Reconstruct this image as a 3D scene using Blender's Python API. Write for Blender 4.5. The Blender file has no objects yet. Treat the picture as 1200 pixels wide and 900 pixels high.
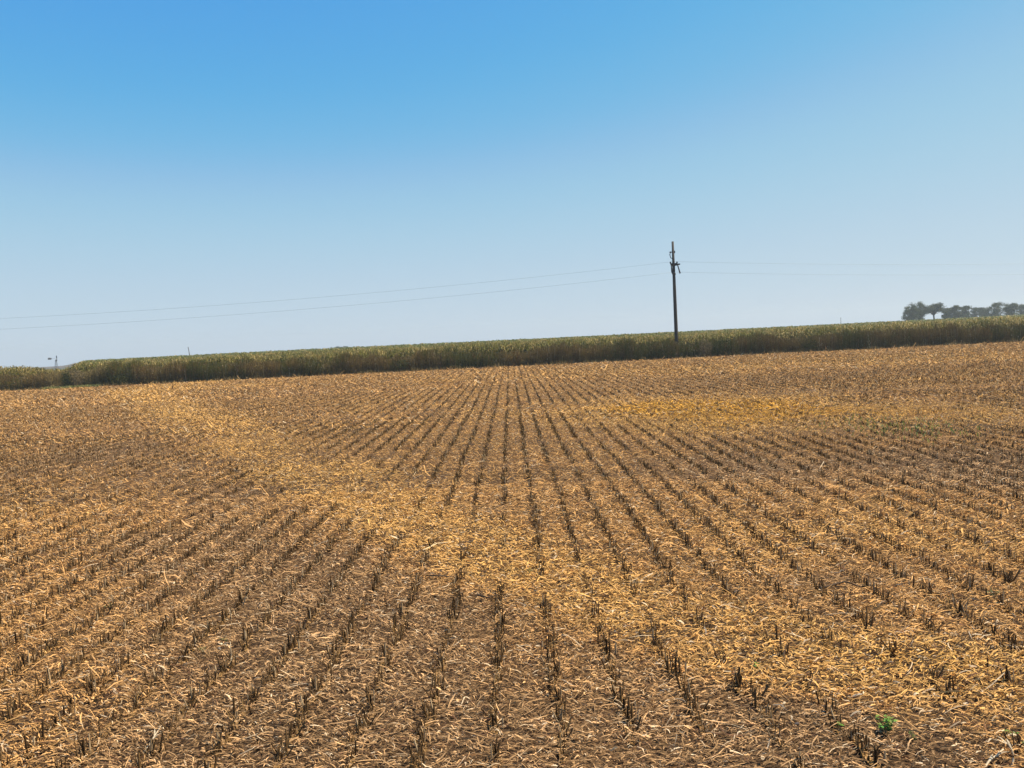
import bpy, math, random
import numpy as np
from mathutils import Matrix, Vector
R = math.radians
rng = np.random.default_rng(7)
random.seed(7)
S = bpy.context.scene
COL = S.collection

# ------------------------------------------------------------------ camera
H = 3.0                 # eye height
F = 930.0               # focal length in pixels of the 1200 px wide photograph
ROLL = 2.78
PITCH = 3.26
cam_d = bpy.data.cameras.new('camera')
cam_d.sensor_width = 36.0
cam_d.lens = F / 1200.0 * 36.0
cam_d.clip_end = 6000
cam = bpy.data.objects.new('camera', cam_d)
COL.objects.link(cam)
cam.matrix_world = (Matrix.Translation((0, 0, H)) @ Matrix.Rotation(R(90 - PITCH), 4, 'X')
                    @ Matrix.Rotation(R(-ROLL), 4, 'Z'))
S.camera = cam

# ------------------------------------------------------------------ sky, sun, exposure
SUN_EL, SUN_AZ = 56.0, 86.0      # azimuth clockwise from the view direction (+Y)
w = bpy.data.worlds.new('World'); S.world = w; w.use_nodes = True
nt = w.node_tree; nt.nodes.clear()
sky = nt.nodes.new('ShaderNodeTexSky'); sky.sky_type = 'NISHITA'; sky.sun_disc = False
sky.sun_elevation = R(SUN_EL); sky.sun_rotation = R(SUN_AZ)
sky.altitude = 100; sky.air_density = 1.0; sky.dust_density = 0.2; sky.ozone_density = 2.5
# per-channel response of the camera to the sky colour: raw = 10 * g * (raw / 10) ** p
sep = nt.nodes.new('ShaderNodeSeparateColor'); hsv = nt.nodes.new('ShaderNodeCombineColor')
EXPO = 0.72
for ch, (g_, p_) in enumerate([(1.06, 1.32), (0.775, 0.47), (0.79, 0.03)]):
    pw = nt.nodes.new('ShaderNodeMath'); pw.operation = 'POWER'; pw.inputs[1].default_value = p_
    mu = nt.nodes.new('ShaderNodeMath'); mu.operation = 'MULTIPLY'; mu.inputs[1].default_value = g_ * 10 ** (1 - p_) / 2 ** EXPO
    if ch < 2:       # red and green rise towards the horizon and then level off
        pw.operation = 'MULTIPLY'; pw.inputs[1].default_value = 0.1
        fc = nt.nodes.new('ShaderNodeFloatCurve'); cu = fc.mapping.curves[0]
        cu.points[0].location = (0, 0.0); cu.points[1].location = (1, (0.66, .73)[ch])
        for q in ([(.15, .108), (.18, .16), (.25, .325), (.38, .455), (.62, .55)], [(.28, .445), (.34, .51), (.41, .585), (.58, .645), (.8, .69)])[ch]: cu.points.new(*q)
        fc.mapping.update(); mu.inputs[1].default_value = 10 / 2 ** EXPO
        nt.links.new(sep.outputs[ch], pw.inputs[0]); nt.links.new(pw.outputs[0], fc.inputs['Value']); nt.links.new(fc.outputs[0], mu.inputs[0])
    else:
        nt.links.new(sep.outputs[ch], pw.inputs[0]); nt.links.new(pw.outputs[0], mu.inputs[0])
    nt.links.new(mu.outputs[0], hsv.inputs[ch])
bg = nt.nodes.new('ShaderNodeBackground'); bg.inputs['Strength'].default_value = 0.10
out = nt.nodes.new('ShaderNodeOutputWorld')
nt.links.new(sky.outputs[0], sep.inputs[0]); nt.links.new(hsv.outputs[0], bg.inputs[0]); nt.links.new(bg.outputs[0], out.inputs[0])
sd = bpy.data.lights.new('sun', 'SUN'); sd.energy = 5.0; sd.angle = R(0.5); sd.color = (1.0, 0.90, 0.74)
sun = bpy.data.objects.new('sun', sd); COL.objects.link(sun)
dv = Vector((math.sin(R(SUN_AZ)) * math.cos(R(SUN_EL)), math.cos(R(SUN_AZ)) * math.cos(R(SUN_EL)), math.sin(R(SUN_EL))))
sun.rotation_euler = dv.to_track_quat('Z', 'Y').to_euler()
S.view_settings.view_transform = 'Standard'; S.view_settings.look = 'None'
S.view_settings.exposure = EXPO; S.view_settings.gamma = 1.0
S.render.engine = 'CYCLES'
S.cycles.max_bounces = 6; S.cycles.diffuse_bounces = 3; S.cycles.transmission_bounces = 3
S.cycles.transparent_max_bounces = 4; S.cycles.volume_bounces = 0
S.render.resolution_x = 1024; S.render.resolution_y = 768

# ------------------------------------------------------------------ helpers
M3 = cam.matrix_world.to_3x3()
def ray(px, py):
    return (M3 @ Vector(((px - 600) / F, -(py - 450) / F, -1.0)))
def ground_at(px, py, z=0.0):
    v = ray(px, py); t = (z - H) / v.z
    return Vector((v.x * t, v.y * t, z))
def at_depth(px, py, Y):
    v = ray(px, py); t = Y / v.y
    return Vector((v.x * t, Y, H + v.z * t))

def smooth(a, b, x):
    t = np.clip((np.asarray(x, float) - a) / (b - a), 0, 1)
    return t * t * (3 - 2 * t)

_tab = rng.random((256, 256))
def noise(x, y, s, o=0):
    """value noise, cell size s"""
    x = np.asarray(x) / s + 37.3 * o + 1000; y = np.asarray(y) / s + 91.7 * o + 1000
    xi = np.floor(x).astype(int); yi = np.floor(y).astype(int)
    fx = x - xi; fy = y - yi; fx = fx * fx * (3 - 2 * fx); fy = fy * fy * (3 - 2 * fy)
    a = _tab[xi % 256, yi % 256]; b = _tab[(xi + 1) % 256, yi % 256]
    c = _tab[xi % 256, (yi + 1) % 256]; d = _tab[(xi + 1) % 256, (yi + 1) % 256]
    return (a * (1 - fx) + b * fx) * (1 - fy) + (c * (1 - fx) + d * fx) * fy

def terrain(x, y):
    x = np.asarray(x, float); y = np.asarray(y, float)
    r = x / np.maximum(y, 1.0)
    m = smooth(-0.535, -0.562, r)
    z = -0.055 * np.clip(y - 89, 0, 115) * m
    z = z + 0.07 * (noise(x, y, 9, 3) - 0.5) * (y < 90) * smooth(3, 12, y)
    z = z + 0.9 * (noise(x, y, 160, 5) - 0.5) * smooth(160, 400, y)
    return z

def mesh_obj(name, V, Q, mat, parent=None, col=None, tri=False, smoothed=False):
    """V (n,3), Q (m,4) -> one linked mesh object; col (n,3) optional vertex colours"""
    V = np.ascontiguousarray(V, dtype=np.float32).reshape(-1, 3)
    Q = np.ascontiguousarray(Q, dtype=np.int32)
    k = Q.shape[1]
    me = bpy.data.meshes.new(name)
    me.vertices.add(len(V)); me.vertices.foreach_set('co', V.ravel())
    me.loops.add(Q.size); me.loops.foreach_set('vertex_index', Q.ravel())
    me.polygons.add(len(Q))
    me.polygons.foreach_set('loop_start', np.arange(0, Q.size, k, dtype=np.int32))
    if smoothed:
        me.polygons.foreach_set('use_smooth', np.ones(len(Q), bool))
    me.update(calc_edges=True)
    if col is not None:
        a = me.attributes.new('Col', 'FLOAT_COLOR', 'POINT')
        c = np.ones((len(V), 4), np.float32); c[:, :3] = np.asarray(col, np.float32).reshape(-1, 3)
        a.data.foreach_set('color', c.ravel())
    if mat is not None:
        me.materials.append(mat)
    o = bpy.data.objects.new(name, me); COL.objects.link(o)
    if parent is not None:
        o.parent = parent
    return o

def tag(o, label=None, cat=None, group=None, kind=None):
    if label: o['label'] = label
    if cat: o['category'] = cat
    if group: o['group'] = group
    if kind: o['kind'] = kind
    return o
def empty(name, loc, rz=0.0):
    o = bpy.data.objects.new(name, None); COL.objects.link(o)
    o.location = loc; o.rotation_euler = (0, 0, rz); o.empty_display_size = 0.2
    return o

class MB:
    """collects tubes / quads in plain lists, builds one mesh"""
    def __init__(s): s.v = []; s.f = []; s.c = []
    def add(s, vs, fs, c=(1, 1, 1)):
        b = len(s.v); s.v += [tuple(p) for p in vs]; s.f += [tuple(i + b for i in f) for f in fs]; s.c += [c] * len(vs)
    def tube(s, pts, rad, n=8, c=(1, 1, 1), cap=True):
        pts = [Vector(p) for p in pts]; rings = []
        b = len(s.v)
        for i, p in enumerate(pts):
            d = (pts[min(i + 1, len(pts) - 1)] - pts[max(i - 1, 0)]).normalized()
            up = Vector((0, 0, 1)) if abs(d.z) < 0.9 else Vector((0, 1, 0))
            u = d.cross(up).normalized(); v = d.cross(u)
            for k in range(n):
                a = 2 * math.pi * k / n
                s.v.append(tuple(p + (u * math.cos(a) + v * math.sin(a)) * rad[i])); s.c.append(c)
        for i in range(len(pts) - 1):
            for k in range(n):
                k2 = (k + 1) % n
                s.f.append((b + i * n + k, b + i * n + k2, b + (i + 1) * n + k2, b + (i + 1) * n + k))
        if cap:
            s.f.append(tuple(b + k for k in range(n))[::-1])
            e = b + (len(pts) - 1) * n
            s.f.append(tuple(e + k for k in range(n)))
    def box(s, c, h, rot=None, col=(1, 1, 1)):
        rot = rot or Matrix.Identity(3); c = Vector(c)
        vs = [c + rot @ Vector((x * h[0], y * h[1], z * h[2])) for x in (-1, 1) for y in (-1, 1) for z in (-1, 1)]
        s.add(vs, [(0, 1, 3, 2), (4, 6, 7, 5), (0, 4, 5, 1), (2, 3, 7, 6), (0, 2, 6, 4), (1, 5, 7, 3)], col)
    def build(s, name, mat, parent=None, smoothed=False, col=False):
        me = bpy.data.meshes.new(name); me.from_pydata(s.v, [], s.f); me.update()
        if smoothed:
            for p in me.polygons: p.use_smooth = True
        if col:
            a = me.attributes.new('Col', 'FLOAT_COLOR', 'POINT')
            a.data.foreach_set('color', np.array([(x[0], x[1], x[2], 1) for x in s.c], np.float32).ravel())
        if mat: me.materials.append(mat)
        o = bpy.data.objects.new(name, me); COL.objects.link(o)
        if parent is not None: o.parent = parent
        return o

# ------------------------------------------------------------------ materials
def mat_attr(name, rough=0.8, trans=0.0, spec=0.2):
    m = bpy.data.materials.new(name); m.use_nodes = True; t = m.node_tree; t.nodes.clear()
    o = t.nodes.new('ShaderNodeOutputMaterial'); a = t.nodes.new('ShaderNodeAttribute'); a.attribute_name = 'Col'
    p = t.nodes.new('ShaderNodeBsdfPrincipled'); p.inputs['Roughness'].default_value = rough
    p.inputs['Specular IOR Level'].default_value = spec
    n = t.nodes.new('ShaderNodeTexNoise'); n.inputs['Scale'].default_value = 90
    g = t.nodes.new('ShaderNodeNewGeometry'); t.links.new(g.outputs['Position'], n.inputs['Vector'])
    r = t.nodes.new('ShaderNodeMapRange'); r.inputs[1].default_value = 0.3; r.inputs[2].default_value = 0.7
    r.inputs[3].default_value = 0.72; r.inputs[4].default_value = 1.25
    t.links.new(n.outputs['Fac'], r.inputs[0])
    mx = t.nodes.new('ShaderNodeVectorMath'); mx.operation = 'SCALE'
    t.links.new(a.outputs['Color'], mx.inputs[0]); t.links.new(r.outputs[0], mx.inputs['Scale'])
    t.links.new(mx.outputs[0], p.inputs['Base Color'])
    if trans > 0:
        tr = t.nodes.new('ShaderNodeBsdfTranslucent'); t.links.new(mx.outputs[0], tr.inputs[0])
        ms = t.nodes.new('ShaderNodeMixShader'); ms.inputs[0].default_value = trans
        t.links.new(p.outputs[0], ms.inputs[1]); t.links.new(tr.outputs[0], ms.inputs[2]); t.links.new(ms.outputs[0], o.inputs[0])
    else:
        t.links.new(p.outputs[0], o.inputs[0])
    return m
def mat_plain(name, c, rough=0.7, metal=0.0, var=0.3, scale=12):
    m = bpy.data.materials.new(name); m.use_nodes = True; t = m.node_tree
    p = t.nodes['Principled BSDF']; p.inputs['Roughness'].default_value = rough; p.inputs['Metallic'].default_value = metal
    n = t.nodes.new('ShaderNodeTexNoise'); n.inputs['Scale'].default_value = scale; n.inputs['Detail'].default_value = 5
    r = t.nodes.new('ShaderNodeValToRGB'); t.links.new(n.outputs['Fac'], r.inputs[0])
    r.color_ramp.elements[0].position = 0.3; r.color_ramp.elements[1].position = 0.7
    r.color_ramp.elements[0].color = (*[x * (1 - var) for x in c], 1); r.color_ramp.elements[1].color = (*[min(1, x * (1 + var)) for x in c], 1)
    t.links.new(r.outputs[0], p.inputs['Base Color'])
    return m
M_res = mat_attr('dry_residue', 0.85, 0.10, 0.08)
M_stub = mat_attr('stubble_stalk', 0.95, 0.05, 0.02)
M_leaf = mat_attr('corn_leaf', 0.6, 0.30, 0.25)
M_weed = mat_attr('weed_leaf', 0.8, 0.15, 0.1)
M_tree = mat_attr('tree_leaf', 0.7, 0.15, 0.2)
M_green = mat_attr('green_leaf', 0.5, 0.30, 0.3)
M_wood = mat_plain('pole_wood', (0.045, 0.034, 0.026), 0.85, 0, 0.4, 6)
M_metal = mat_plain('galvanised_metal', (0.07, 0.07, 0.075), 0.6, 0.3, 0.2)
M_wire = mat_plain('wire_metal', (0.22, 0.23, 0.24), 0.5, 0.5, 0.1)
M_cer = mat_plain('insulator_ceramic', (0.05, 0.035, 0.03), 0.3)
M_bark = mat_plain('bark', (0.09, 0.07, 0.055), 0.9, 0, 0.4, 4)

# ground of the field
def soil_material():
    m = bpy.data.materials.new('field_soil'); m.use_nodes = True; t = m.node_tree
    p = t.nodes['Principled BSDF']; p.inputs['Roughness'].default_value = 0.95
    p.inputs['Specular IOR Level'].default_value = 0.1
    g = t.nodes.new('ShaderNodeNewGeometry')
    def nz(sc, det):
        n = t.nodes.new('ShaderNodeTexNoise'); n.inputs['Scale'].default_value = sc; n.inputs['Detail'].default_value = det
        t.links.new(g.outputs['Position'], n.inputs['Vector']); return n
    a = nz(28, 6); b = nz(0.25, 4)
    r1 = t.nodes.new('ShaderNodeValToRGB'); t.links.new(a.outputs['Fac'], r1.inputs[0])
    r1.color_ramp.elements[0].position = 0.38; r1.color_ramp.elements[0].color = (0.020, 0.011, 0.006, 1)
    r1.color_ramp.elements[1].position = 0.66; r1.color_ramp.elements[1].color = (0.16, 0.092, 0.042, 1)
    r2 = t.nodes.new('ShaderNodeValToRGB'); t.links.new(b.outputs['Fac'], r2.inputs[0])
    r2.color_ramp.elements[0].position = 0.35; r2.color_ramp.elements[0].color = (0.75, 0.75, 0.75, 1)
    r2.color_ramp.elements[1].position = 0.65; r2.color_ramp.elements[1].color = (1.25, 1.2, 1.1, 1)
    mx = t.nodes.new('ShaderNodeMix'); mx.data_type = 'RGBA'; mx.blend_type = 'MULTIPLY'; mx.inputs[0].default_value = 1
    t.links.new(r1.outputs[0], mx.inputs[6]); t.links.new(r2.outputs[0], mx.inputs[7]); t.links.new(mx.outputs[2], p.inputs['Base Color'])
    bp = t.nodes.new('ShaderNodeBump'); bp.inputs['Distance'].default_value = 0.03; bp.inputs['Strength'].default_value = 0.8
    t.links.new(a.outputs['Fac'], bp.inputs['Height']); t.links.new(bp.outputs[0], p.inputs['Normal'])
    return m
M_soil = soil_material()

# ------------------------------------------------------------------ ground sheet
def ground():
    xs = np.concatenate([-np.geomspace(1400, 56, 170), np.linspace(-55, 55, 90), np.geomspace(60, 1400, 26)])
    ys = np.concatenate([[-1400, -600, -200, -60, -20, -6], np.linspace(0, 100, 110), np.geomspace(102, 1400, 130)])
    X, Y = np.meshgrid(xs, ys); Z = terrain(X, Y)
    nx, ny = len(xs), len(ys)
    i = np.arange(nx - 1)[None, :] + nx * np.arange(ny - 1)[:, None]
    Q = np.stack([i, i + 1, i + nx + 1, i + nx], -1).reshape(-1, 4)
    o = mesh_obj('ground', np.stack([X, Y, Z], -1), Q, M_soil, smoothed=True)
    tag(o, kind='structure')
ground()

# ------------------------------------------------------------------ how chaff and stubble are spread over the field
def blob(px, py, rx, ry, amt):
    g = ground_at(px, py); d = g.y
    return (g.x, g.y, rx * d / F, ry * d * d / (H * F), amt)
GOLD = [blob(*b) for b in [
    (20, 500, 80, 26, .6), (50, 600, 120, 60, .35), (1060, 770, 180, 40, .4),
    (830, 478, 120, 15, 2.4), (960, 490, 170, 12, 1.0), (1130, 480, 120, 14, .45), (415, 478, 40, 8, .7), (560, 468, 60, 8, .2), (1100, 620, 140, 40, .35),
    (1000, 425, 300, 7, .45), (620, 440, 160, 4, .25), (900, 640, 160, 30, .25), (660, 482, 70, 6, .4), (250, 455, 120, 3, .3)]]
DARK = [blob(*b) for b in [
    (600, 900, 420, 70, 1.2), (1000, 900, 260, 55, 1.2), (300, 850, 220, 110, .6), (330, 700, 170, 70, .45), (90, 490, 60, 16, .6),
    (150, 530, 90, 22, .45), (260, 620, 120, 35, .4), (1060, 545, 170, 24, .75), (830, 560, 130, 26, .5), (1150, 560, 120, 30, .5),
    (340, 460, 130, 8, .4), (930, 440, 220, 5, .35), (480, 740, 120, 60, .3), (820, 450, 120, 4, .35), (980, 686, 60, 8, .5), (640, 570, 60, 20, .2), (350, 480, 60, 10, .3)]]
LOW = [(1010, 830), (850, 800), (700, 750), (590, 697), (500, 659), (440, 637), (375, 602), (300, 567), (210, 515), (160, 485), (118, 459)]
UPP = [(1210, 765), (1100, 750), (950, 722), (800, 690), (630, 630), (450, 556), (350, 512), (290, 488), (225, 468), (200, 458)]
LX, LY = zip(*[ground_at(*p).xy for p in LOW]); UX, UY = zip(*[ground_at(*p).xy for p in UPP])
def swath(x, y):
    a = x - np.interp(y, LY, LX); b = np.interp(y, UY, UX) - x; f = np.clip(y * .055, .3, 2.0)
    return smooth(-f, f, a) * smooth(-f, f, b)
def field(L, x, y):
    s = np.zeros(np.shape(x))
    for (cx, cy, rx, ry, a) in L:
        dx = x - cx; dy = y - cy
        s += a * np.exp(-((dx / rx) ** 2 + (dy / ry) ** 2))
    return s
def tone(x, y):
    """chaff amount: >0 golden, <0 bare / dark"""
    wx = x + 2.2 * (noise(x, y, 3.5, 11) - 0.5) * smooth(6, 25, y) + .5 * (noise(x, y, 1.0, 12) - .5)
    wy = y + 3.0 * (noise(x, y, 4.5, 13) - 0.5) * smooth(6, 25, y) + .5 * (noise(x, y, 1.1, 14) - .5)
    t = .85 * field(GOLD, wx, wy) - field(DARK, wx, wy) * (1 - .35 * smooth(20, 50, y)) + .08
    # straight swath of chaff left by the combine, and its duller flanks
    b = swath(.35 * wx + .65 * x, .35 * wy + .65 * y)
    t += .62 * b
    t -= (.35 + .15 * smooth(12, 8, y)) * (1 - b) * np.exp(-((x - np.interp(y, LY, LX) + 2.2) / 3.0) ** 2)
    t += 0.40 * (noise(x, y, 2.6, 1) - .5) + 0.35 * (noise(x, y, 0.7, 2) - .5)
    return t
ROW = 0.52
ROW0 = ground_at(580, 880).x
def stubble_keep(x, y, t):
    k = 1.15 - 0.9 * smooth(0.25, 1.1, t) * (1 - .35 * smooth(15, 40, y))
    k = k * (1 - .72 * swath(x, y)) * (1 + .8 * smooth(18, 10, y))
    k = k * (0.35 + 0.75 * smooth(0.25, 0.6, noise(x, y, 1.6, 21))) * (1 - .45 * smooth(.45, .7, noise(x, y, 7, 24)) * smooth(12, 25, y)) * (0.75 + 0.5 * noise(x * 3, y, 1.0, 22))
    yb = y + 1.5 * (noise(x, y, 12, 23) - .5)
    k = k * (1 - 0.92 * np.exp(-((yb - 33.5) / 2.2) ** 2)) * (1 - 0.8 * np.exp(-((yb - 15.0) / 1.0) ** 2)) * (1 - .85 * np.exp(-((yb - 55) / 4) ** 2)) * (1 - .5 * np.exp(-((yb - 21.5) / 1.2) ** 2)) * (1 - .6 * np.exp(-((y - 82) / 2) ** 2))
    return k

def pal(n, a, b):
    a = np.array(a); b = np.array(b)
    return a[None] + (b - a)[None] * rng.random((n, 1))
def residue_colour(x, y):
    n = len(x); t = tone(x, y)
    g = smooth(-0.1, 0.9, t)[:, None]; d = smooth(0.05, -0.8, t)[:, None]; gg = smooth(.8, 1.5, t)[:, None]
    mid = np.array([0.53, 0.285, 0.098]); gold = np.array([0.71, 0.395, 0.120]); grey = np.array([0.37, 0.215, 0.095])
    c = mid * (1 - g) + gold * g
    c = c * (1 - d) + grey * d
    c = c * (1 - gg) + np.array([0.86, 0.44, 0.075]) * gg
    br = np.exp(rng.normal(-.06, 0.50, (n, 1)))
    c = c * br
    # a few bleached and a few rusty or blackened pieces
    k = rng.random(n)
    c[k < .07] = pal((k < .07).sum(), (0.58, 0.40, 0.22), (0.72, 0.54, 0.33))
    kk = (k > .93); c[kk] = pal(kk.sum(), (0.08, 0.05, 0.03), (0.19, 0.09, 0.045))
    c *= 0.9 + 0.25 * noise(x, y, 0.28, 31)[:, None]
    return np.minimum(np.clip(c, 0.01, 1), c / c.max(1, keepdims=True) * .78), t

def strips(x, y, z, th, L, W, segs, curv, tilt, arch, roll, col, jitter=0.0):
    """curved leaf strips. returns V,Q,C"""
    n = len(x)
    s = np.linspace(-0.5, 0.5, segs + 1)[None, :]
    ang = th[:, None] + curv[:, None] * s
    cx = np.cumsum(np.cos(ang), 1) / (segs + 1) * L[:, None]; cy = np.cumsum(np.sin(ang), 1) / (segs + 1) * L[:, None]
    cx -= cx.mean(1, keepdims=True); cy -= cy.mean(1, keepdims=True)
    cz = np.sin(tilt)[:, None] * s * L[:, None] + arch[:, None] * (1 - 4 * s * s)
    if jitter: cz = cz + rng.normal(0, jitter, cz.shape)
    nx = -np.sin(ang); ny = np.cos(ang)
    wr = W[:, None] * (0.55 + 0.45 * (1 - (2 * s) ** 2)) * 0.5
    rl = roll[:, None] + (rng.normal(0, .5, (n, 1))) * s
    ox = nx * wr * np.cos(rl); oy = ny * wr * np.cos(rl); oz = wr * np.sin(rl)
    px = x[:, None] + cx; py = y[:, None] + cy; pz = z[:, None] + cz - cz.min(1, keepdims=True) + np.abs(oz)
    A = np.stack([px - ox, py - oy, pz - oz], -1); B = np.stack([px + ox, py + oy, pz + oz], -1)
    V = np.stack([A, B], 2).reshape(n, (segs + 1) * 2, 3)
    base = (np.arange(n) * (segs + 1) * 2)[:, None]; k = np.arange(segs)[None, :] * 2
    i = base + k
    Q = np.stack([i, i + 1, i + 3, i + 2], -1).reshape(-1, 4)
    C = np.repeat(col[:, None, :], (segs + 1) * 2, 1)
    return V.reshape(-1, 3), Q, C.reshape(-1, 3)

def merge(parts):
    Vs, Qs, Cs, b = [], [], [], 0
    for V, Q, C in parts:
        Vs.append(V); Qs.append(Q + b); Cs.append(C); b += len(V)
    return np.concatenate(Vs), np.concatenate(Qs), np.concatenate(Cs)

def scatter(y0, y1, dens, margin=0.70, side=2.5):
    area = (y1 - y0) * (2 * side) + margin * (y1 ** 2 - y0 ** 2)
    n = int(area * dens)
    u = rng.random(n * 2); y = y0 + (y1 - y0) * u
    hw = margin * y + side
    keep = rng.random(len(y)) < hw / hw.max(); y = y[keep][:n]; hw = hw[keep][:n]
    x = (rng.random(len(y)) * 2 - 1) * hw
    return x, y

FIELD_END = 84.3
parts = []
for (y0, y1, dens, segs, Lm, Wm) in [(3.5, 6.5, 2300, 3, .058, .0065), (6.5, 10, 2300, 2, .060, .0070), (10, 16, 1500, 2, .068, .0085),
                                     (16, 28, 700, 1, .085, .012), (28, 50, 260, 1, .13, .022), (50, FIELD_END, 95, 1, .20, .045)]:
    x, y = scatter(y0, y1, dens)
    # heap the pieces in clumps
    keep = rng.random(len(x)) < 0.55 + 0.75 * noise(x, y, 0.30 if y1 < 20 else 0.6, 41)
    k2 = np.abs((x - ROW0 + ROW / 2) % ROW - ROW / 2)          # less litter on the rows themselves
    keep &= rng.random(len(x)) < 1 - .75 * np.exp(-(k2 / .085) ** 2) * (1 - .8 * smooth(.2, .9, tone(x, y))) * smooth(5, 16, y)
    keep &= rng.random(len(x)) < 1 - .12 * smooth(-.2, -1.0, tone(x, y))
    x = x[keep]; y = y[keep]; n = len(x)
    c, t = residue_colour(x, y)
    L = Lm * np.exp(rng.normal(0, .50, n)) * np.where(rng.random(n) < .04, 2.2, 1); W = Wm * np.exp(rng.normal(0, .4, n)) * (1 + .3 * smooth(0, 1, t))
    th = np.where(rng.random(n) < .68, rng.normal(0, .42, n), rng.random(n) * math.pi)
    z = terrain(x, y) + rng.random(n) * 0.030 * (Lm / .12) ** .5 + 0.03 * noise(x, y, 0.45, 42)
    parts.append(strips(x, y, z, th, L, W, segs, rng.normal(0, .75, n), rng.normal(0, .22, n), np.abs(rng.normal(0, .012, n)) * (Lm / .1),
                        rng.normal(0, .65, n), c, 0.004 * Lm / .1))
# long broken stalks and leaf strands tangled through the short litter
for (y0, y1, dens, w_) in [(3.5, 10, 60, .0055), (10, 20, 34, .008)]:
    x, y = scatter(y0, y1, dens); n = len(x); c, t = residue_colour(x, y)
    parts.append(strips(x, y, terrain(x, y) + .02 + .02 * rng.random(n), np.where(rng.random(n) < .7, rng.normal(0, .5, n), rng.random(n) * math.pi),
                        rng.uniform(.12, .32, n), w_ * rng.uniform(.6, 1.5, n), 5, rng.normal(0, .9, n), rng.normal(0, .10, n), np.abs(rng.normal(0, .015, n)), rng.normal(0, .5, n), c, .003))
V, Q, C = merge(parts)
print('residue', len(Q))
tag(mesh_obj('crop_residue', V, Q, M_res, col=C), 'thick litter of dry golden and brown crop leaves and chaff covering the harvested field', 'crop residue', kind='stuff')

# ------------------------------------------------------------------ stubble rows
def stalks(x, y, z, h, r, lean, az, col, sides=3):
    n = len(x); a = np.arange(sides)[None, :] * 2 * math.pi / sides + rng.random((n, 1)) * 6.28
    lx = np.sin(lean) * np.cos(az); ly = np.sin(lean) * np.sin(az); lz = np.cos(lean)
    bot = np.stack([x[:, None] + r[:, None] * np.cos(a), y[:, None] + r[:, None] * np.sin(a), np.repeat(z[:, None], sides, 1)], -1)
    top = np.stack([x[:, None] + (lx * h)[:, None] + .75 * r[:, None] * np.cos(a), y[:, None] + (ly * h)[:, None] + .75 * r[:, None] * np.sin(a),
                    np.repeat((z + lz * h)[:, None], sides, 1) + rng.normal(0, .006, (n, sides))], -1)
    V = np.stack([bot, top], 1).reshape(n, 2 * sides, 3)
    base = (np.arange(n) * 2 * sides)[:, None]; k = np.arange(sides)[None, :]; k2 = (k + 1) % sides
    Q = np.stack([base + k, base + k2, base + sides + k2, base + sides + k], -1).reshape(-1, 4)
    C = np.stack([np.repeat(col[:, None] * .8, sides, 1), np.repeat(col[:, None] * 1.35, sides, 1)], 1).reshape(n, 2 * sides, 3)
    return V.reshape(-1, 3), Q, C.reshape(-1, 3)
def stub_colour(n):
    c = pal(n, (0.03, 0.017, 0.008), (0.14, 0.08, 0.034)); k = rng.random(n) < .18
    c[k] = pal(k.sum(), (0.28, 0.19, 0.10), (0.42, 0.30, 0.17)); return c

def clump_mesh(seed):
    """one near clump of cut stalks with ragged sheaths, base at the origin, running along Y"""
    n = int(rng.integers(7, 13)); cen = rng.uniform(-.05, .05, 3)
    x = rng.normal(0, .02, n); y = cen[rng.integers(0, 3, n)] + rng.normal(0, .02, n)
    h = rng.uniform(.03, .14, n); r = rng.uniform(.003, .010, n)
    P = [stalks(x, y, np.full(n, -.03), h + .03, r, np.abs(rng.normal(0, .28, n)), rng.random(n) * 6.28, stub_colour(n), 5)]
    o1 = np.array([0.0]); P.append(strips(o1, o1, o1 + .002, o1 + math.pi / 2, o1 + .30, o1 + .05, 3, o1 + .3, o1, o1 + .004, o1, pal(1, (.2, .11, .04), (.3, .17, .06))))
    m = 9
    P.append(sheaths(rng.normal(0, .03, m), rng.uniform(-.12, .12, m), np.zeros(m), rng.uniform(.05, .13, m), rng.uniform(.006, .014, m)))
    return merge(P)
def sheaths(x, y, z, h, wd):
    """upright ragged leaf blades standing by the stalks"""
    n = len(x); az = rng.random(n) * 6.28; f = rng.random(n) * 6.28
    bend = rng.uniform(.1, .9, n)
    V = []
    for s in (0, .5, 1):
        o = bend * h * s * s * .8
        cx = x + np.cos(az) * o; cy = y + np.sin(az) * o; cz = z + h * (s - .25 * bend * s * s) - .01
        ww = wd * (1, .8, .25)[int(s * 2)] / 2
        V += [np.stack([cx - np.cos(f) * ww, cy - np.sin(f) * ww, cz], -1), np.stack([cx + np.cos(f) * ww, cy + np.sin(f) * ww, cz], -1)]
    V = np.stack(V, 1); b = (np.arange(n) * 6)[:, None]; k = np.array([[0, 2]])
    i = b + k; Q = np.stack([i, i + 1, i + 3, i + 2], -1).reshape(-1, 4)
    c = pal(n, (0.06, 0.032, 0.012), (0.27, 0.16, 0.06))
    return V.reshape(-1, 3), Q, np.repeat(c[:, None], 6, 1).reshape(-1, 3)

protos = []
for i in range(14):
    V, Q, C = clump_mesh(i)
    me_o = mesh_obj('stubble_clump', V, Q, M_stub, col=C)
    protos.append(me_o.data); bpy.data.objects.remove(me_o)
cl = []
for k in range(-170, 171):
    rx = ROW0 + k * ROW
    ys = np.arange(4.6, FIELD_END, .19) + rng.uniform(-.06, .06, len(np.arange(4.6, FIELD_END, .19)))
    xs = rx + rng.normal(0, .018, len(ys)) + .06 * (noise(np.full(len(ys), rx), ys, 4, 51) - .5)
    m = np.abs(xs) < .70 * ys + 2.0
    xs, ys = xs[m], ys[m]
    t = tone(xs, ys); kp = rng.random(len(xs)) < stubble_keep(xs, ys, t) * (1.0 + .4 * (ys > 30))
    cl.append(np.stack([xs[kp], ys[kp], t[kp]], -1))
cl = np.concatenate(cl)
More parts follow.
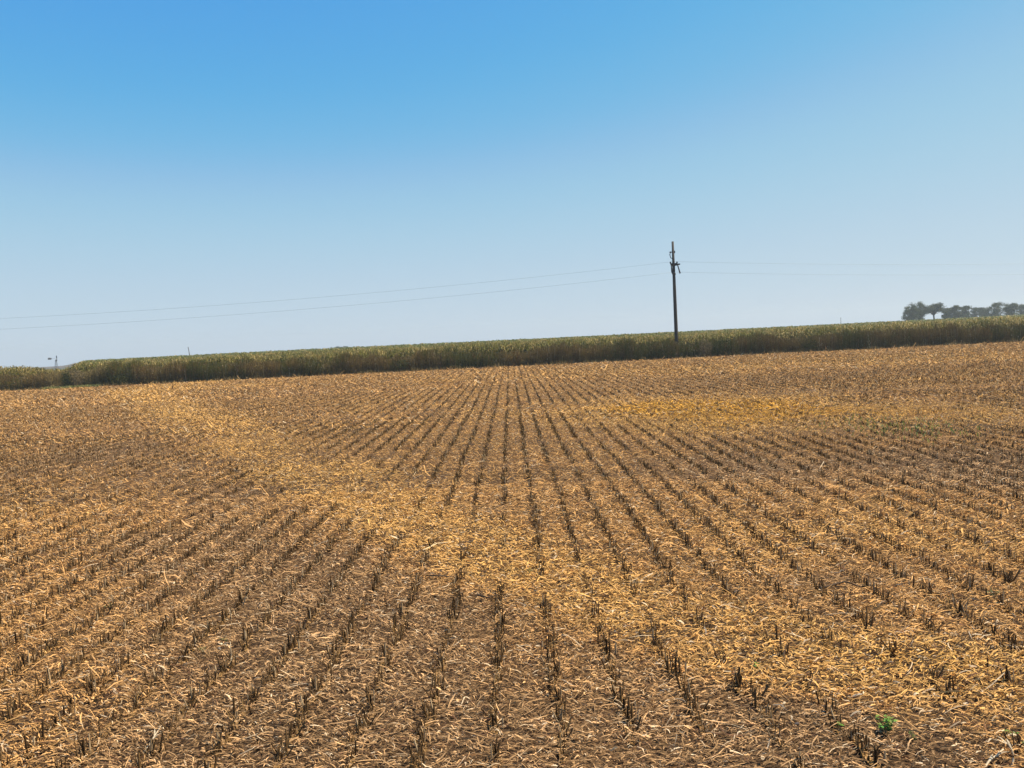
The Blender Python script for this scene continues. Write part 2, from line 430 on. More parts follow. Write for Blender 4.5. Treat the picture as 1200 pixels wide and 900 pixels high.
# the 300 clumps that show largest (inside the picture, nearest) are things of their own
dep = cl[:, 1] + 0 * cl[:, 0]
inv = cam.matrix_world.inverted()
def pix(x, y, z):
    p = inv @ Vector((x, y, z)); return 600 + F * p.x / -p.z, 450 - F * p.y / -p.z
order = np.argsort(dep); near = []
for i in order:
    a, b = pix(cl[i, 0], cl[i, 1], .05)
    if -5 < a < 1205 and b < 906:
        near.append(i)
    if len(near) == 300: break
near = np.array(near)
for i in near:
    x, y = cl[i, 0], cl[i, 1]
    o = bpy.data.objects.new('stubble_clump', protos[random.randrange(14)])
    o.location = (x, y, float(terrain(x, y)) + .012)
    s = random.uniform(.8, 1.2)
    o.rotation_euler = (0, 0, random.choice((0, math.pi)) + random.uniform(-.25, .25)); o.scale = (s, s, s * random.uniform(.8, 1.15))
    COL.objects.link(o)
    tag(o, 'short upright clump of cut dark brown crop stalks in the nearest stubble rows', 'stubble clump', 'clumps of cut stalks in the nearest rows')
far = np.ones(len(cl), bool); far[near] = False; cf = cl[far]
P = []
for (a, b, ns, rad, sd_) in [(0, 16, 9, .006, 4), (16, 34, 6, .010, 3), (34, 200, 4, .016, 3)]:
    c_ = cf[(cf[:, 1] >= a) & (cf[:, 1] < b)]
    n = len(c_) * ns
    x = np.repeat(c_[:, 0], ns) + rng.normal(0, .022, n); y = np.repeat(c_[:, 1], ns) + rng.uniform(-.1, .1, n)
    g = np.repeat(rng.uniform(.7, 1.25, len(c_)), ns)
    h = rng.uniform(.04, .145, n) * g * (1 - .25 * (a >= 16))
    z = terrain(x, y) - .01
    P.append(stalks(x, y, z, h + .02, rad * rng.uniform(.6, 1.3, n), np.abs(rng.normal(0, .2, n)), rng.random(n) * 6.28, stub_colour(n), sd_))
    if a < 34:
        m = len(c_) * 5
        x = np.repeat(c_[:, 0], 5) + rng.normal(0, .03, m); y = np.repeat(c_[:, 1], 5) + rng.uniform(-.1, .1, m)
        P.append(sheaths(x, y, terrain(x, y), rng.uniform(.04, .13, m), rng.uniform(.007, .014, m) * (1 + a / 16)))
V, Q, C = merge(P); print('stubble', len(Q), 'clumps', len(cl))
tag(mesh_obj('stubble_rows', V, Q, M_stub, col=C), 'parallel rows of cut dark stubble running away to the far field edge', 'stubble', kind='stuff')

# ------------------------------------------------------------------ lone stalks lying and standing in the near field
def stalk_thing(pts_px, hts, rad, colr, label, cat='dry stalk'):
    g0 = ground_at(*pts_px[0])
    pts = []
    for (px, py), hz in zip(pts_px, hts):
        p = at_depth(px, py, g0.y) if hz is None else ground_at(px, py, hz)
        pts.append(p)
    # subdivide for a slight crookedness
    q = []
    for a, b in zip(pts[:-1], pts[1:]):
        for k in range(3):
            q.append(a.lerp(b, k / 3) + Vector([random.uniform(-.004, .004) for _ in range(3)]))
    q.append(pts[-1])
    b0 = q[0].copy()
    e = empty('dry_stalk', b0)
    n = len(q); m = MB(); m.tube([p - b0 for p in q], [rad * (1.1 - .5 * i / (n - 1)) for i in range(n)], 7, colr)
    m.build('stem', M_res, e, True, True)
    m = MB()
    for k in range(3):
        p = q[random.randrange(1, n - 1)] - b0; d = Vector((random.uniform(-1, 1), random.uniform(-1, 1), .2)).normalized() * .05
        sdv = Vector((-d.y, d.x, 0)).normalized() * .006
        m.add([p - sdv, p + sdv, p + d + sdv * .8 + Vector((0, 0, .01)), p + d - sdv * .8 + Vector((0, 0, .01)), p + d * 1.8, p + d * 1.8 + sdv * .2], [(0, 1, 2, 3), (3, 2, 5, 4)], tuple(c * .8 for c in colr))
    m.build('husk', M_res, e, False, True)
    tag(e, label, cat)
    return e
PALE = (0.60, 0.47, 0.30); BRN = (0.10, 0.065, 0.04)
stalk_thing([(1186, 900), (1187, 884), (1180, 868)], [.02, None, None], .006, PALE, 'pale bent stalk standing upright at the bottom right corner of the field')
stalk_thing([(1152, 902), (1163, 888), (1176, 878)], [.03, .06, .08], .007, PALE, 'pale thick stalk lying slanted just left of the bent upright stalk')
stalk_thing([(168, 884), (178, 868), (187, 853)], [.03, .05, .06], .006, PALE, 'long pale stalk lying slanted among dark litter at the lower left')
stalk_thing([(141, 803), (137, 780), (131, 756)], [.02, None, None], .0045, BRN, 'tall thin dark stalk leaning left and standing well above the stubble at the left')
stalk_thing([(271, 782), (271, 768), (270, 752)], [.02, None, None], .0045, PALE, 'thin pale straight stalk standing upright beside a faint green weed patch')
stalk_thing([(307, 826), (306, 813), (298, 802)], [.02, None, None], .0045, BRN, 'short dark crooked stalk standing below the green weed patch at the lower left')
stalk_thing([(496, 645), (512, 637), (532, 635)], [.04, .05, .05], .012, (0.62, 0.45, 0.24), 'pale curved stalk lying across the golden chaff near the centre of the field')
stalk_thing([(500, 674), (520, 675), (538, 677)], [.04, .05, .05], .010, BRN, 'dark stalk lying level, left one of two beside the ends of the near rows')
stalk_thing([(559, 697), (571, 700), (584, 697)], [.04, .05, .05], .010, BRN, 'dark brown stalk lying level, right one of two beside the ends of the near rows')
stalk_thing([(960, 690), (990, 681), (1010, 688)], [.04, .08, .04], .012, BRN, 'dark arched stalk over a small heap of litter in the right of the field')

# ------------------------------------------------------------------ green weeds in the stubble
def weed(px, py, size, nl, label, flat=.5, hue=(0.17, 0.26, 0.035)):
    g = ground_at(px, py); gz = float(terrain(g.x, g.y))
    e = empty('green_weed', (g.x, g.y, gz + .02))
    st = MB(); lf = MB()
    ns = max(4, nl // 6)
    for s in range(ns):
        a = random.random() * 6.28; r = size * random.uniform(.3, 1) ; hz = size * random.uniform(.4, 1.1) * flat * 2
        p0 = Vector((random.uniform(-.1, .1) * size, random.uniform(-.1, .1) * size, -.015))
        p2 = Vector((math.cos(a) * r * .7, math.sin(a) * r * .7, hz)); p1 = (p0 + p2) / 2 + Vector((0, 0, hz * .15))
        st.tube([p0, p1, p2], [.0022, .0018, .001], 5, (0.10, 0.16, 0.04))
        for k in range(6):
            t_ = random.uniform(.25, 1); b = p0.lerp(p1, t_ * 2) if t_ < .5 else p1.lerp(p2, t_ * 2 - 1)
            an = random.random() * 6.28; L = size * random.uniform(.22, .42); W = L * .30
            d = Vector((math.cos(an), math.sin(an), random.uniform(-.1, .7))).normalized() * L; sdv = d.cross(Vector((0, 0, 1))).normalized() * W
            c = tuple(h * random.uniform(.7, 1.35) for h in hue)
            lf.add([b, b + d * .4 + sdv, b + d - Vector((0, 0, L * .15)), b + d * .4 - sdv], [(0, 1, 2, 3)], c)
    st.build('stem', M_green, e, False, True); lf.build('foliage', M_green, e, False, True)
    tag(e, label, 'weed', 'green weeds sprouting in the stubble'); return e
weed(1040, 860, .115, 60, 'bright green bushy weed, largest in the field, near the bottom right', .55)
weed(985, 856, .07, 30, 'small green weed left of the largest bright green weed', .4)
weed(1072, 868, .07, 24, 'low yellowish green weed just right of and below the largest green weed', .3, (0.17, 0.20, 0.04))
weed(1184, 866, .07, 30, 'low green weed above the pale bent stalk at the right edge', .3)
weed(1198, 878, .06, 24, 'yellow green weed cut by the right edge of the picture', .4, (0.20, 0.24, 0.05))
weed(888, 786, .07, 26, 'small green weed in golden chaff at the lower middle right', .4)
weed(1166, 701, .10, 30, 'small dull green weed at the right between stubble clumps', .4, (0.08, 0.13, 0.03))
for (a, b, l) in [(265, 752, 'low sparse green weed beside the thin pale upright stalk at the lower left'), (130, 712, 'faint yellow green weed in the stubble at the middle left'),
                  (238, 764, 'low sparse green weed left of the thin pale upright stalk'), (622, 671, 'tiny yellow green weed in golden chaff near the centre')]:
    weed(a, b, .09, 20, l, .22, (0.13, 0.16, 0.045))
def weed_patch():
    g = ground_at(1050, 502); n = 280
    x = g.x + rng.normal(0, .85, n); y = g.y + rng.normal(0, 1.3, n)
    c = pal(n, (0.16, 0.18, 0.04), (0.30, 0.30, 0.08))
    V, Q, C = sheaths(x, y, terrain(x, y) + .03, rng.uniform(.06, .16, n), rng.uniform(.02, .05, n)); C = np.repeat(c[:, None], 6, 1).reshape(-1, 3)
    tag(mesh_obj('weed_patch', V, Q, M_green, col=C), 'patch of low green regrowth at the right beyond the golden chaff', 'weeds', kind='stuff')
    n = 2600; x = rng.uniform(-49.5, -43.5, n); y = 84.2 + rng.normal(0, .45, n) - .25
    V, Q, C = sheaths(x, y, terrain(x, y) + .02, rng.uniform(.10, .38, n), rng.uniform(.03, .07, n))
    c = pal(n, (0.13, 0.14, 0.04), (0.27, 0.25, 0.09)); C = np.repeat(c[:, None], 6, 1).reshape(-1, 3)
    tag(mesh_obj('grass_strip', V, Q, M_weed, col=C), 'short yellow green grass at the foot of the tall weeds on the left', 'grass', kind='stuff')
weed_patch()

# ------------------------------------------------------------------ bank of tall dry weeds along the field edge
def bank():
    n = 90000
    x = rng.uniform(-66, 66, n); y = 84.6 + .5 * (noise(x, x * 0, 1.3, 60) - .5) + 2.1 * rng.random(n)
    setback = 1.0 * smooth(-49.5, -48, x) * smooth(-42.5, -44, x)
    y = y + setback
    top = 1.78 + 1.15 * (noise(x, y * 0, 2.2, 61) - .5) + .9 * (noise(x, y * 0, .5, 62) - .5) + .25 * smooth(84.6, 86.5, y)
    top = top + .08 - .40 * smooth(-54.5, -53, x) * smooth(-47.5, -49.5, x) + .15 * smooth(-53.5, -55, x)
    h = top * (1 - .75 * rng.random(n) ** 1.6)
    kind = .5 + 1.0 * (noise(x, y * 0, 3.0, 63) - .5) + .6 * (noise(x, h * 2, 1.0, 64) - .5) + .3 * (rng.random(n) - .5)
    brown = pal(n, (0.075, 0.052, 0.016), (0.25, 0.17, 0.055)); green = pal(n, (0.045, 0.048, 0.010), (0.14, 0.13, 0.03)); red = pal(n, (0.13, 0.06, 0.02), (0.26, 0.12, 0.04))
    c = np.where((kind > .60)[:, None], green, brown); k = rng.random(n)
    c = np.where((k < .10)[:, None], red, c); c = np.where((k > .975)[:, None], pal(n, (0.35, 0.29, 0.18), (0.5, 0.42, 0.28)), c)
    tan = (smooth(-50.5, -49, x) * smooth(-43, -45, x) * .8)[:, None]; c = c * (1 - tan) + tan * pal(n, (0.16, 0.12, 0.045), (0.38, 0.28, 0.11))
    # leafy tips: each stem carries a blade pair at its top
    z = terrain(x, y)
    V1, Q1, C1 = stalks(x, y, z, h, rng.uniform(.006, .012, n), np.abs(rng.normal(0, .13, n)), rng.random(n) * 6.28, c * .8)
    m = 260000
    i = rng.integers(0, n, m); f = rng.random(m) ** .7
    lx = x[i] + rng.normal(0, .09, m); ly = y[i] + rng.normal(0, .09, m); lz = z[i] + h[i] * f * .97
    V2, Q2, C2 = sheaths(lx, ly, lz - .06, rng.uniform(.07, .20, m), rng.uniform(.02, .055, m))
    C2 = np.repeat((c[i] * rng.uniform(.6, 1.4, (m, 1)) * (.6 + .8 * noise(lx, lz, .5, 66))[:, None])[:, None], 6, 1).reshape(-1, 3)
    # low straggling tufts in front make the foot of the bank uneven
    nf = 9000; fx = rng.uniform(-66, 66, nf); fy = 84.7 - 1.1 * rng.random(nf) * noise(fx, fx * 0, 1.7, 67)
    V3, Q3, C3 = sheaths(fx, fy, terrain(fx, fy), rng.uniform(.08, .55, nf) * (.4 + noise(fx, fx * 0, 1.1, 68)), rng.uniform(.02, .06, nf))
    C3 = np.repeat((pal(nf, (0.14, 0.10, 0.035), (0.34, 0.24, 0.10)))[:, None], 6, 1).reshape(-1, 3)
    V, Q, C = merge([(V1, Q1, C1), (V2, Q2, C2), (V3, Q3, C3)])
    tag(mesh_obj('weed_bank', V, Q, M_weed, col=C), 'continuous bank of tall dry brown weeds between stubble field and green corn', 'weeds', kind='stuff')
bank()

def bush(px, py, wpx, hm, Y, colA, colB, label, name='bush', n=900):
    g = at_depth(px, py, Y); gz = float(terrain(g.x, Y)); rx = wpx / 2 * Y / F
    e = empty(name, (g.x, Y, gz))
    st = MB(); tips = []
    for s in range(14):
        a = random.random() * 6.28; r = rx * random.uniform(.2, .9); h = hm * random.uniform(.5, .95)
        p = Vector((math.cos(a) * r, math.sin(a) * r * .7, h)); tips.append(p)
        st.tube([(p.x * .15, p.y * .15, -.05), (p.x * .5, p.y * .5, h * .5), tuple(p)], [.018, .012, .006], 5, (0.08, 0.06, 0.04))
    st.build('stem', M_weed, e, False, True)
    u = rng.normal(0, 1, (n, 3)); u /= np.linalg.norm(u, axis=1)[:, None]; rr = rng.random(n) ** .4
    lump = .55 + .8 * noise(u[:, 0] * 2 + 5, u[:, 2] * 2 + 5, .5, px)
    x = u[:, 0] * rx * rr * lump; y = u[:, 1] * rx * .7 * rr * lump; z = hm * .5 + u[:, 2] * hm * .5 * rr * lump
    V, Q, C = sheaths(x, y, np.maximum(z, .03), rng.uniform(.07, .17, n), rng.uniform(.03, .07, n))
    c = pal(n, colA, colB); C = np.repeat(c[:, None], 6, 1).reshape(-1, 3)
    mesh_obj('foliage', V, Q, M_weed, parent=e, col=C); tag(e, label, 'bush'); return e
DK = ((0.03, 0.036, 0.010), (0.09, 0.09, 0.022)); TW = ((0.13, 0.095, 0.045), (0.27, 0.20, 0.10))
bush(845, 405, 24, 1.9, 84.5, *DK, 'dark green rounded bush in the weed bank, right of the power pole')
bush(826, 405, 18, 1.9, 84.4, *TW, 'tawny dry bush between the power pole and the dark rounded bush')
bush(772, 410, 20, 1.5, 84.5, *DK, 'low dark green bush in the weed bank just left of the power pole')
bush(948, 400, 22, 1.5, 84.5, *DK, 'dark olive bush low in the weed bank midway between power pole and far trees')
bush(470, 428, 26, 1.5, 84.5, *DK, 'dark green bush in the weed bank left of the middle of the picture')
bush(140, 440, 22, 1.3, 84.4, *DK, 'dark low bush where the green grass strip ends on the left')
bush(78, 443, 12, 2.0, 84.4, *DK, 'narrow dark bush beside the tawny weeds near the far windmill')
bush(88, 440, 20, 2.1, 84.8, *TW, 'tall tawny dry bush beside the green grass strip on the left')

# ------------------------------------------------------------------ corn
def corn():
    P = []
    def height(x, y):
        h = 2.62 + .26 * (noise(x, y, 5, 71) - .5) + .30 * (noise(x, y, 1.2, 72) - .5)
        gap = smooth(-54.6, -53.0, x) * smooth(-47.2, -50.2, x) * (y < 97)
        return h, gap
    def plants(x, y, nleaf, Ls, Ws, zmin, lod):
        h, gap = height(x, y); k = rng.random(len(x)) > gap * 1.3
        k &= ~((np.abs(x - 17.8) < .25) & (y < 87.3))
        x, y, h = x[k], y[k], h[k] * (1 - .25 * gap[k])
        h = h * rng.uniform(.93, 1.05, len(x)); n = len(x); z = terrain(x, y)
        base = pal(n, (0.06, 0.068, 0.010), (0.19, 0.165, 0.024)); dry = pal(n, (0.19, 0.14, 0.04), (0.38, 0.28, 0.09))
        far = smooth(92, 130, y)[:, None]
        base = base * (1 - far) + far * pal(n, (0.07, 0.09, 0.018), (0.13, 0.14, 0.03))
        dr = (rng.random(n) < (.42 - .2 * far[:, 0]) * (.5 + noise(x, y, 2.5, 77)))[:, None]
        c = np.where(dr, dry, base)
        if lod < 2:
            P.append(stalks(x, y, z, h * .93, np.full(n, .014 * (1 + lod)), np.abs(rng.normal(0, .03, n)), rng.random(n) * 6.28, c * .8))
        m = n * nleaf; i = np.repeat(np.arange(n), nleaf)
        f = zmin + (1 - zmin) * rng.random(m)
        low = (f < .6)[:, None]
        cc = np.where(low & (rng.random(m) < .7)[:, None], pal(m, (0.15, 0.11, 0.05), (0.30, 0.22, 0.10)), c[i] * rng.uniform(.75, 1.35, (m, 1)))
        az = rng.random(m) * 6.28; L = Ls * rng.uniform(.6, 1.15, m); W = Ws * rng.uniform(.7, 1.2, m)
        V = []
        for s, up, wd in ((0, 0, .6), (.4, .30, 1.), (.8, .28, .8), (1.05, -.05, .12)):
            cx = x[i] + np.cos(az) * L * s * .8; cy = y[i] + np.sin(az) * L * s * .8; cz = z[i] + h[i] * f * .90 + L * up * 1.1 
            V += [np.stack([cx - np.sin(az) * W * wd / 2, cy + np.cos(az) * W * wd / 2, cz], -1), np.stack([cx + np.sin(az) * W * wd / 2, cy - np.cos(az) * W * wd / 2, cz + .01], -1)]
        V = np.stack(V, 1); b = (np.arange(m) * 8)[:, None] + np.array([[0, 2, 4]])
        Q = np.stack([b, b + 1, b + 3, b + 2], -1).reshape(-1, 4)
        P.append((V.reshape(-1, 3), Q, np.repeat(cc[:, None], 8, 1).reshape(-1, 3)))
        # tassels
        mt = n * 2; it = np.repeat(np.arange(n), 2)
        V_, Q_, C_ = sheaths(x[it], y[it], z[it] + h[it] * .9, rng.uniform(.14, .26, mt), rng.uniform(.02, .04, mt) * (1 + lod))
        C_ = np.repeat(pal(mt, (0.20, 0.16, 0.06), (0.38, 0.31, 0.14))[:, None], 6, 1).reshape(-1, 3); P.append((V_, Q_, C_))
    def rows(y0, y1, dy, sp, xm):
        out = []
        for yy in np.arange(y0, y1, dy):
            hw = xm * yy + 6; xs = np.arange(-hw, hw, sp); xs = xs + rng.normal(0, sp * .25, len(xs))
            out.append(np.stack([xs, yy + rng.normal(0, .06, len(xs))], -1))
        a = np.concatenate(out); return a[:, 0], a[:, 1]
    x, y = rows(86.9, 92, .75, .20, .68); plants(x, y, 10, .70, .085, .25, 0)
    x, y = rows(92, 112, .8, .34, .68); plants(x, y, 5, .75, .11, .6, 1)
    x, y = rows(112, 180, 1.6, .6, .68); plants(x, y, 4, .9, .2, .75, 2)
    x, y = rows(180, 330, 5, 1.4, .68); plants(x, y, 4, 1.1, .5, .7, 2)
    V, Q, C = merge(P); print('corn', len(Q))
    tag(mesh_obj('corn_field', V, Q, M_leaf, col=C), 'standing green and yellowing corn crop filling the land behind the weed bank', 'corn', kind='stuff')
corn()
# far fields beyond the corn
def far_cover():
    n = 26000; y = rng.uniform(330, 900, n); x = rng.uniform(-.75, .75, n) * y
    V, Q, C = sheaths(x, y, terrain(x, y), rng.uniform(1.2, 2.5, n), rng.uniform(1.0, 2.5, n))
    C = np.repeat(pal(n, (0.05, 0.08, 0.025), (0.11, 0.12, 0.04))[:, None], 6, 1).reshape(-1, 3)
    tag(mesh_obj('far_crop', V, Q, M_leaf, col=C), 'thin green line of distant crops on the horizon', 'crops', kind='stuff')
far_cover()

# ------------------------------------------------------------------ power pole and wires
PY = 86.6
pb = at_depth(793, 404, PY); pt = at_depth(788.3, 283, PY)
px0 = pb.x
lean = math.atan2(pt.x - pb.x, pt.z - pb.z)
pole = empty('power_pole', (px0, PY, 0))
Hp = pt.z
top = Vector((math.sin(lean) * Hp, 0, Hp))
def on(zz, dx=0, dy=0): return Vector((top.x * zz / Hp + dx, dy, zz))
m = MB(); m.tube([on(-.3), on(3), on(7), on(10), on(Hp)], [.22, .20, .18, .15, .12], 14); m.build('pole_shaft', M_wood, pole, True)
z1 = at_depth(790, 306.5, PY).z; z2 = at_depth(790, 319.5, PY).z
def insul(p, up=1):
    m = MB(); m.tube([p, p + Vector((0, 0, .05)), p + Vector((0, 0, .06)), p + Vector((0, 0, .16)), p + Vector((0, 0, .17)), p + Vector((0, 0, .25))], [.03, .03, .09, .07, .10, .05], 10)
    m.build('insulator', M_cer, pole, True)
zc = at_depth(790, 309.5, PY).z
m = MB(); m.box(on(zc, .05, 0), (.36, .12, .10)); m.build('crossarm', M_wood, pole)
m = MB(); m.box(on(zc - .12, .2, -.25), (.09, .9, .07), Matrix.Rotation(R(12), 3, 'Z')); m.build('crossarm', M_wood, pole)
m = MB(); m.tube([on(zc - .05, .40, -.1), on(zc - 1.05, .66, -.1)], [.06, .085], 8); m.build('brace', M_metal, pole)
m = MB(); m.tube([on(zc - .1, -.28, -.1), on(zc - .85, -.22, -.1), on(zc - 1.2, -.1, -.1)], [.05, .09, .06], 8); m.build('brace', M_metal, pole)
zb = at_depth(790, 295.5, PY).z
m = MB(); m.tube([on(zb, -.1), on(zb + .02, -.30), on(zb - .25, -.36), on(zb - .55, -.30), on(zb - .75, -.08)], [.04, .05, .05, .045, .03], 8); m.tube([on(zb + .02, -.42), on(zb + .02, -.2)], [.03, .09], 8); m.build('bracket', M_metal, pole)
m = MB(); m.box(on(zb + .02, .10), (.10, .10, .12)); m.build('bracket', M_metal, pole)
insul(on(z1 - .25, -.33)); insul(on(z1 - .25, .38)); insul(on(z2 - .25, -.12, -.8)); insul(on(z2 - .25, .25, .6))
tag(pole, 'tall dark wooden power pole leaning slightly, standing between the weed bank and the corn', 'power pole')
def wire(zat, sgn, dy, label, drop=2.62, half=75.0):
    e = []; x0 = px0 + top.x * zat / Hp + sgn * .05
    for k in range(61):
        t_ = k / 60 * 2 * half; u = t_ / half
        e.append((x0 + sgn * t_, PY + dy, zat - drop * (1 - (1 - u) ** 2)))
    m = MB(); m.tube(e, [.008] * 61, 6); o = m.build('power_line', M_wire, None, True)
    tag(o, label, 'power line', 'power lines hung from the wooden pole')
wire(z1, -1, 0, 'upper wire running left from the wooden power pole across the sky')
wire(z2, -1, -.8, 'lower wire running left from the wooden power pole across the sky')
wire(z1, 1, 0, 'upper wire running right from the wooden power pole', 2.75)
wire(z2, 1, -.8, 'lower wire running right from the wooden power pole', 2.75)

# far thin poles
def far_pole(pxt, pyt, Y, label, bend=0.0, rad=.16):
    t_ = at_depth(pxt, pyt, Y); gz = float(terrain(t_.x, Y)); hh = t_.z - gz
    e = empty('utility_pole', (t_.x, Y, gz))
    m = MB(); m.tube([(bend, 0, -.3), (bend * .6, 0, hh * .5), (0, 0, hh)], [rad * 1.2, rad, rad * .8], 8); m.build('pole_shaft', M_wood, e, True)
    m = MB(); m.box((0, 0, hh - .5), (.10, .7, .07)); m.build('crossarm', M_wood, e)
    tag(e, label, 'utility pole')
far_pole(220.5, 406.5, 420, 'thin distant pole rising above the corn left of the middle', .6, .2)
far_pole(985.3, 372, 520, 'tiny distant pole on the skyline between the power pole and the trees', 0, .17)

# ------------------------------------------------------------------ distant windmill
def windmill():
    Y = 450.0; hub = at_depth(65.3, 420.2, Y); gz = float(terrain(hub.x, Y)); hh = hub.z - gz
    e = empty('farm_windmill', (hub.x, Y, gz))
    legs = [(-1, -1), (1, -1), (1, 1), (-1, 1)]; bw = 1.3; tw = .18
    m = MB()
    def lp(i, f): s = bw * (1 - f) + tw * f; a, b = legs[i]; return (a * s, b * s, (hh - .5) * f - .1)
    for i in range(4): m.tube([lp(i, 0), lp(i, 1)], [.075, .06], 6)
    lev = [0, .22, .42, .6, .76, .9, 1]
    for a, b in zip(lev[:-1], lev[1:]):
        for i in range(4):
            j = (i + 1) % 4
            m.tube([lp(i, b), lp(j, b)], [.035, .035], 4); m.tube([lp(i, a), lp(j, b)], [.025, .025], 4); m.tube([lp(j, a), lp(i, b)], [.025, .025], 4)
    m.build('lattice_tower', M_metal, e)
    # wheel: axis mostly along X so that it shows nearly edge on
    wz = MB(); rot = Matrix.Rotation(R(38), 3, 'Z'); c = Vector((0, 0, hh)) + rot @ Vector((.45, 0, 0)); Rw = 1.65
    wheel = MB(); n = 18
    for rr in (Rw * .45, Rw * .97):
        wheel.tube([c + rot @ Vector((0, math.cos(a * math.pi / 18) * rr, math.sin(a * math.pi / 18) * rr)) for a in range(37)], [.025] * 37, 4)
    wheel.tube([c + rot @ Vector((-.2, 0, 0)), c + rot @ Vector((.2, 0, 0))], [.14, .14], 10)
    wo = wheel.build('wind_wheel', M_metal, e)
    for k in range(n):
        a = 2 * math.pi * k / n; b = MB()
        d = Vector((0, math.cos(a), math.sin(a))); t_ = Vector((0, -math.sin(a), math.cos(a)))
        ps = []
        for r_, wv in ((Rw * .4, .09), (Rw, .22)):
            ps += [c + rot @ (d * r_ - t_ * wv - Vector((.10, 0, 0))), c + rot @ (d * r_ + t_ * wv + Vector((.10, 0, 0)))]
        off = rot @ Vector((.012, 0, 0))
        b.add([p - off for p in ps] + [p + off for p in ps], [(0, 1, 3, 2), (4, 6, 7, 5), (0, 2, 6, 4), (1, 5, 7, 3), (0, 4, 5, 1), (2, 3, 7, 6)])
        b.build('blade', M_metal, wo)
    t_ = MB(); A = Vector((0, 0, hh)); B = Vector((0, 0, hh)) + rot @ Vector((-3.4, 0, .1))
    t_.tube([A, B], [.05, .04], 6); t_.build('tail_boom', M_metal, e)
    v = MB(); th = rot @ Vector((0, .015, 0)); sh = [(-2.0, -.35), (-3.0, -.62), (-3.9, -.50), (-3.9, .48), (-3.0, .62), (-2.0, .30)]
    P1 = [Vector((0, 0, hh + .05)) + rot @ Vector((a, 0, b)) for a, b in sh]; n = 6
    v.add([p - th for p in P1] + [p + th for p in P1], [tuple(range(n)), tuple(range(2 * n - 1, n - 1, -1))] + [(i, n + i, n + (i + 1) % n, (i + 1) % n) for i in range(n)])
    v.build('tail_vane', M_metal, e)
    tag(e, 'distant farm windmill with lattice tower and tail vane above a dip in the weeds', 'windmill')
windmill()

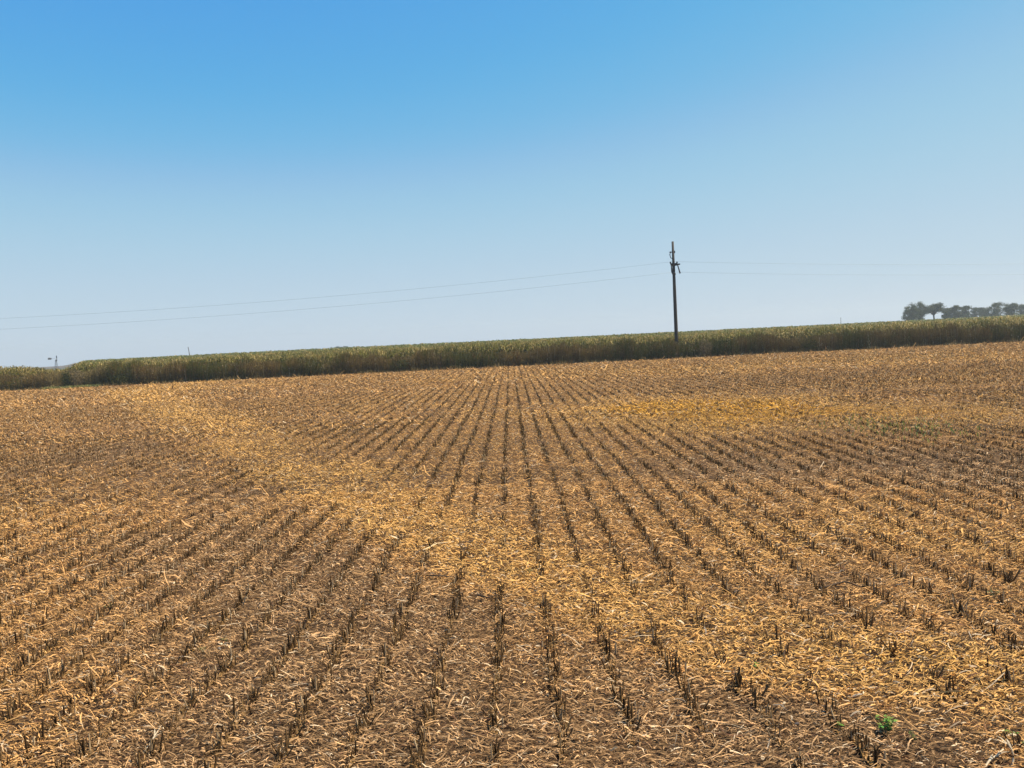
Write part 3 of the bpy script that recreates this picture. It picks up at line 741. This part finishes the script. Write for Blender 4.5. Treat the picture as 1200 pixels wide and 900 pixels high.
# ------------------------------------------------------------------ distant trees
def tree(pxl, pxr, pyt, Y, label, low=.32, seed=0, sparse=0, name='tree'):
    rr = np.random.default_rng(seed); rnd = random.Random(seed)
    cxp = (pxl + pxr) / 2; g = at_depth(cxp, pyt, Y); gz = float(terrain(g.x, Y)); hh = g.z - gz; rx = (pxr - pxl) / 2 * Y / F * 1.22
    e = empty(name, (g.x, Y, gz))
    m = MB(); t0 = hh * low
    bx = rnd.uniform(-.5, .5)
    m.tube([(0, 0, -.2), (bx * .4, 0, t0 * .6), (bx, 0, t0 * 1.1), (bx * .6, .1, hh * .6)], [.42, .34, .28, .14], 8)
    lobes = []
    nl = 46
    for k in range(nl):
        a = rnd.random() * 6.28; f = rnd.uniform(.1, .82); zz = hh * rnd.uniform(low + .10, .92)
        wz = math.sqrt(max(.08, 1 - ((zz / hh - .56) / .50) ** 2))
        c = Vector((math.cos(a) * rx * f * wz, math.sin(a) * rx * .8 * f * wz, zz)); r_ = rx * rnd.uniform(.16, .36)
        r_ = min(r_, (hh - zz) * 1.0 + .4)
        lobes.append((c, r_)); s = Vector((bx, 0, t0 * rnd.uniform(.8, 1.3)))
        m.tube([s, s.lerp(c, .5) + Vector((0, 0, -.3)), c], [.15, .09, .04], 5)
    m.build('trunk', M_bark, e, True)
    Vs = []; cs = []
    for c, r_ in lobes:
        n = int(260 * (1 - sparse)); u = rr.normal(0, 1, (n, 3)); u /= np.linalg.norm(u, axis=1)[:, None]; q = rr.random(n) ** .8 * 1.15
        p = np.array(c)[None] + u * (q * r_)[:, None] * np.array([1, 1, .75])[None] * rr.uniform(.8, 1.2, (n, 1))
        a = rr.normal(0, 1, (n, 3)); a /= np.linalg.norm(a, axis=1)[:, None]; b = np.cross(a, rr.normal(0, 1, (n, 3))); b /= np.linalg.norm(b, axis=1)[:, None]
        s = rr.uniform(.08, .22, (n, 1)); Vs.append(np.stack([p - a * s, p + b * s * .6, p + a * s, p - b * s * .6], 1).reshape(-1, 3))
        k = rr.uniform(.7, 1.3); cc = (np.array([0.070, 0.082, 0.034]) * k)[None] * rr.uniform(.7, 1.4, (n, 1)); cs.append(np.repeat(cc, 4, 0))
    V = np.concatenate(Vs); V[:, 2] = np.maximum(V[:, 2], .1); Q = np.arange(len(V)).reshape(-1, 4)
    mesh_obj('crown', V, Q, M_tree, parent=e, col=np.concatenate(cs))
    tag(e, label, 'tree', 'trees beyond the corn at the right'); return e
tree(1058, 1075, 356, 345, 'leftmost and lowest of the far trees, with a ragged round crown', .12, 1)
tree(1066, 1086, 353.5, 352, 'tall narrow far tree, second from the left, beside a gap of sky', .10, 2)
tree(1084, 1105, 355, 350, 'far tree with a bare trunk and sky showing under its wide crown', .50, 3)
tree(1103, 1116, 361, 372, 'low pale far tree right of the crown with sky beneath it', .05, 4)
tree(1111, 1126, 357, 360, 'dark far tree left of two touching crowns in the middle of the row', .08, 5)
tree(1122, 1139, 358, 364, 'broad low far tree in the middle of the row, before the thin pale ones', .08, 6)
tree(1137, 1148, 360, 410, 'thin hazy far tree with open crown, left of a pair of pale ones', .2, 7, .45)
tree(1146, 1158, 359.5, 400, 'thin hazy far tree with open crown, right of a pair of pale ones', .15, 8, .35)
tree(1155, 1177, 354, 375, 'widest rounded far tree, second large crown from the right edge', .12, 9)
tree(1176, 1195, 355, 370, 'dense dark far tree near the right edge of the picture', .15, 10)
tree(1193, 1212, 356, 380, 'far tree cut off by the right edge of the picture', .12, 11)
t_ = tree(384, 412, 406.2, 620, 'faint very distant tree crown barely showing over the corn left of the middle', .0, 12)
del t_['group']

# ------------------------------------------------------------------ air
bpy.ops.mesh.primitive_cube_add(size=1, location=(0, 0, 9)); hz = bpy.context.object
hz.name = 'haze'; hz.scale = (3000, 3000, 38); tag(hz, kind='stuff', label='thin pale haze in the air over the whole field', cat='haze')
hm = bpy.data.materials.new('haze'); hm.use_nodes = True; t = hm.node_tree; t.nodes.clear()
o_ = t.nodes.new('ShaderNodeOutputMaterial'); v_ = t.nodes.new('ShaderNodeVolumePrincipled')
v_.inputs['Color'].default_value = (0.86, 0.93, 0.90, 1); v_.inputs['Density'].default_value = 0.0004; v_.inputs['Anisotropy'].default_value = 0.2
t.links.new(v_.outputs[0], o_.inputs['Volume']); hz.data.materials.append(hm)
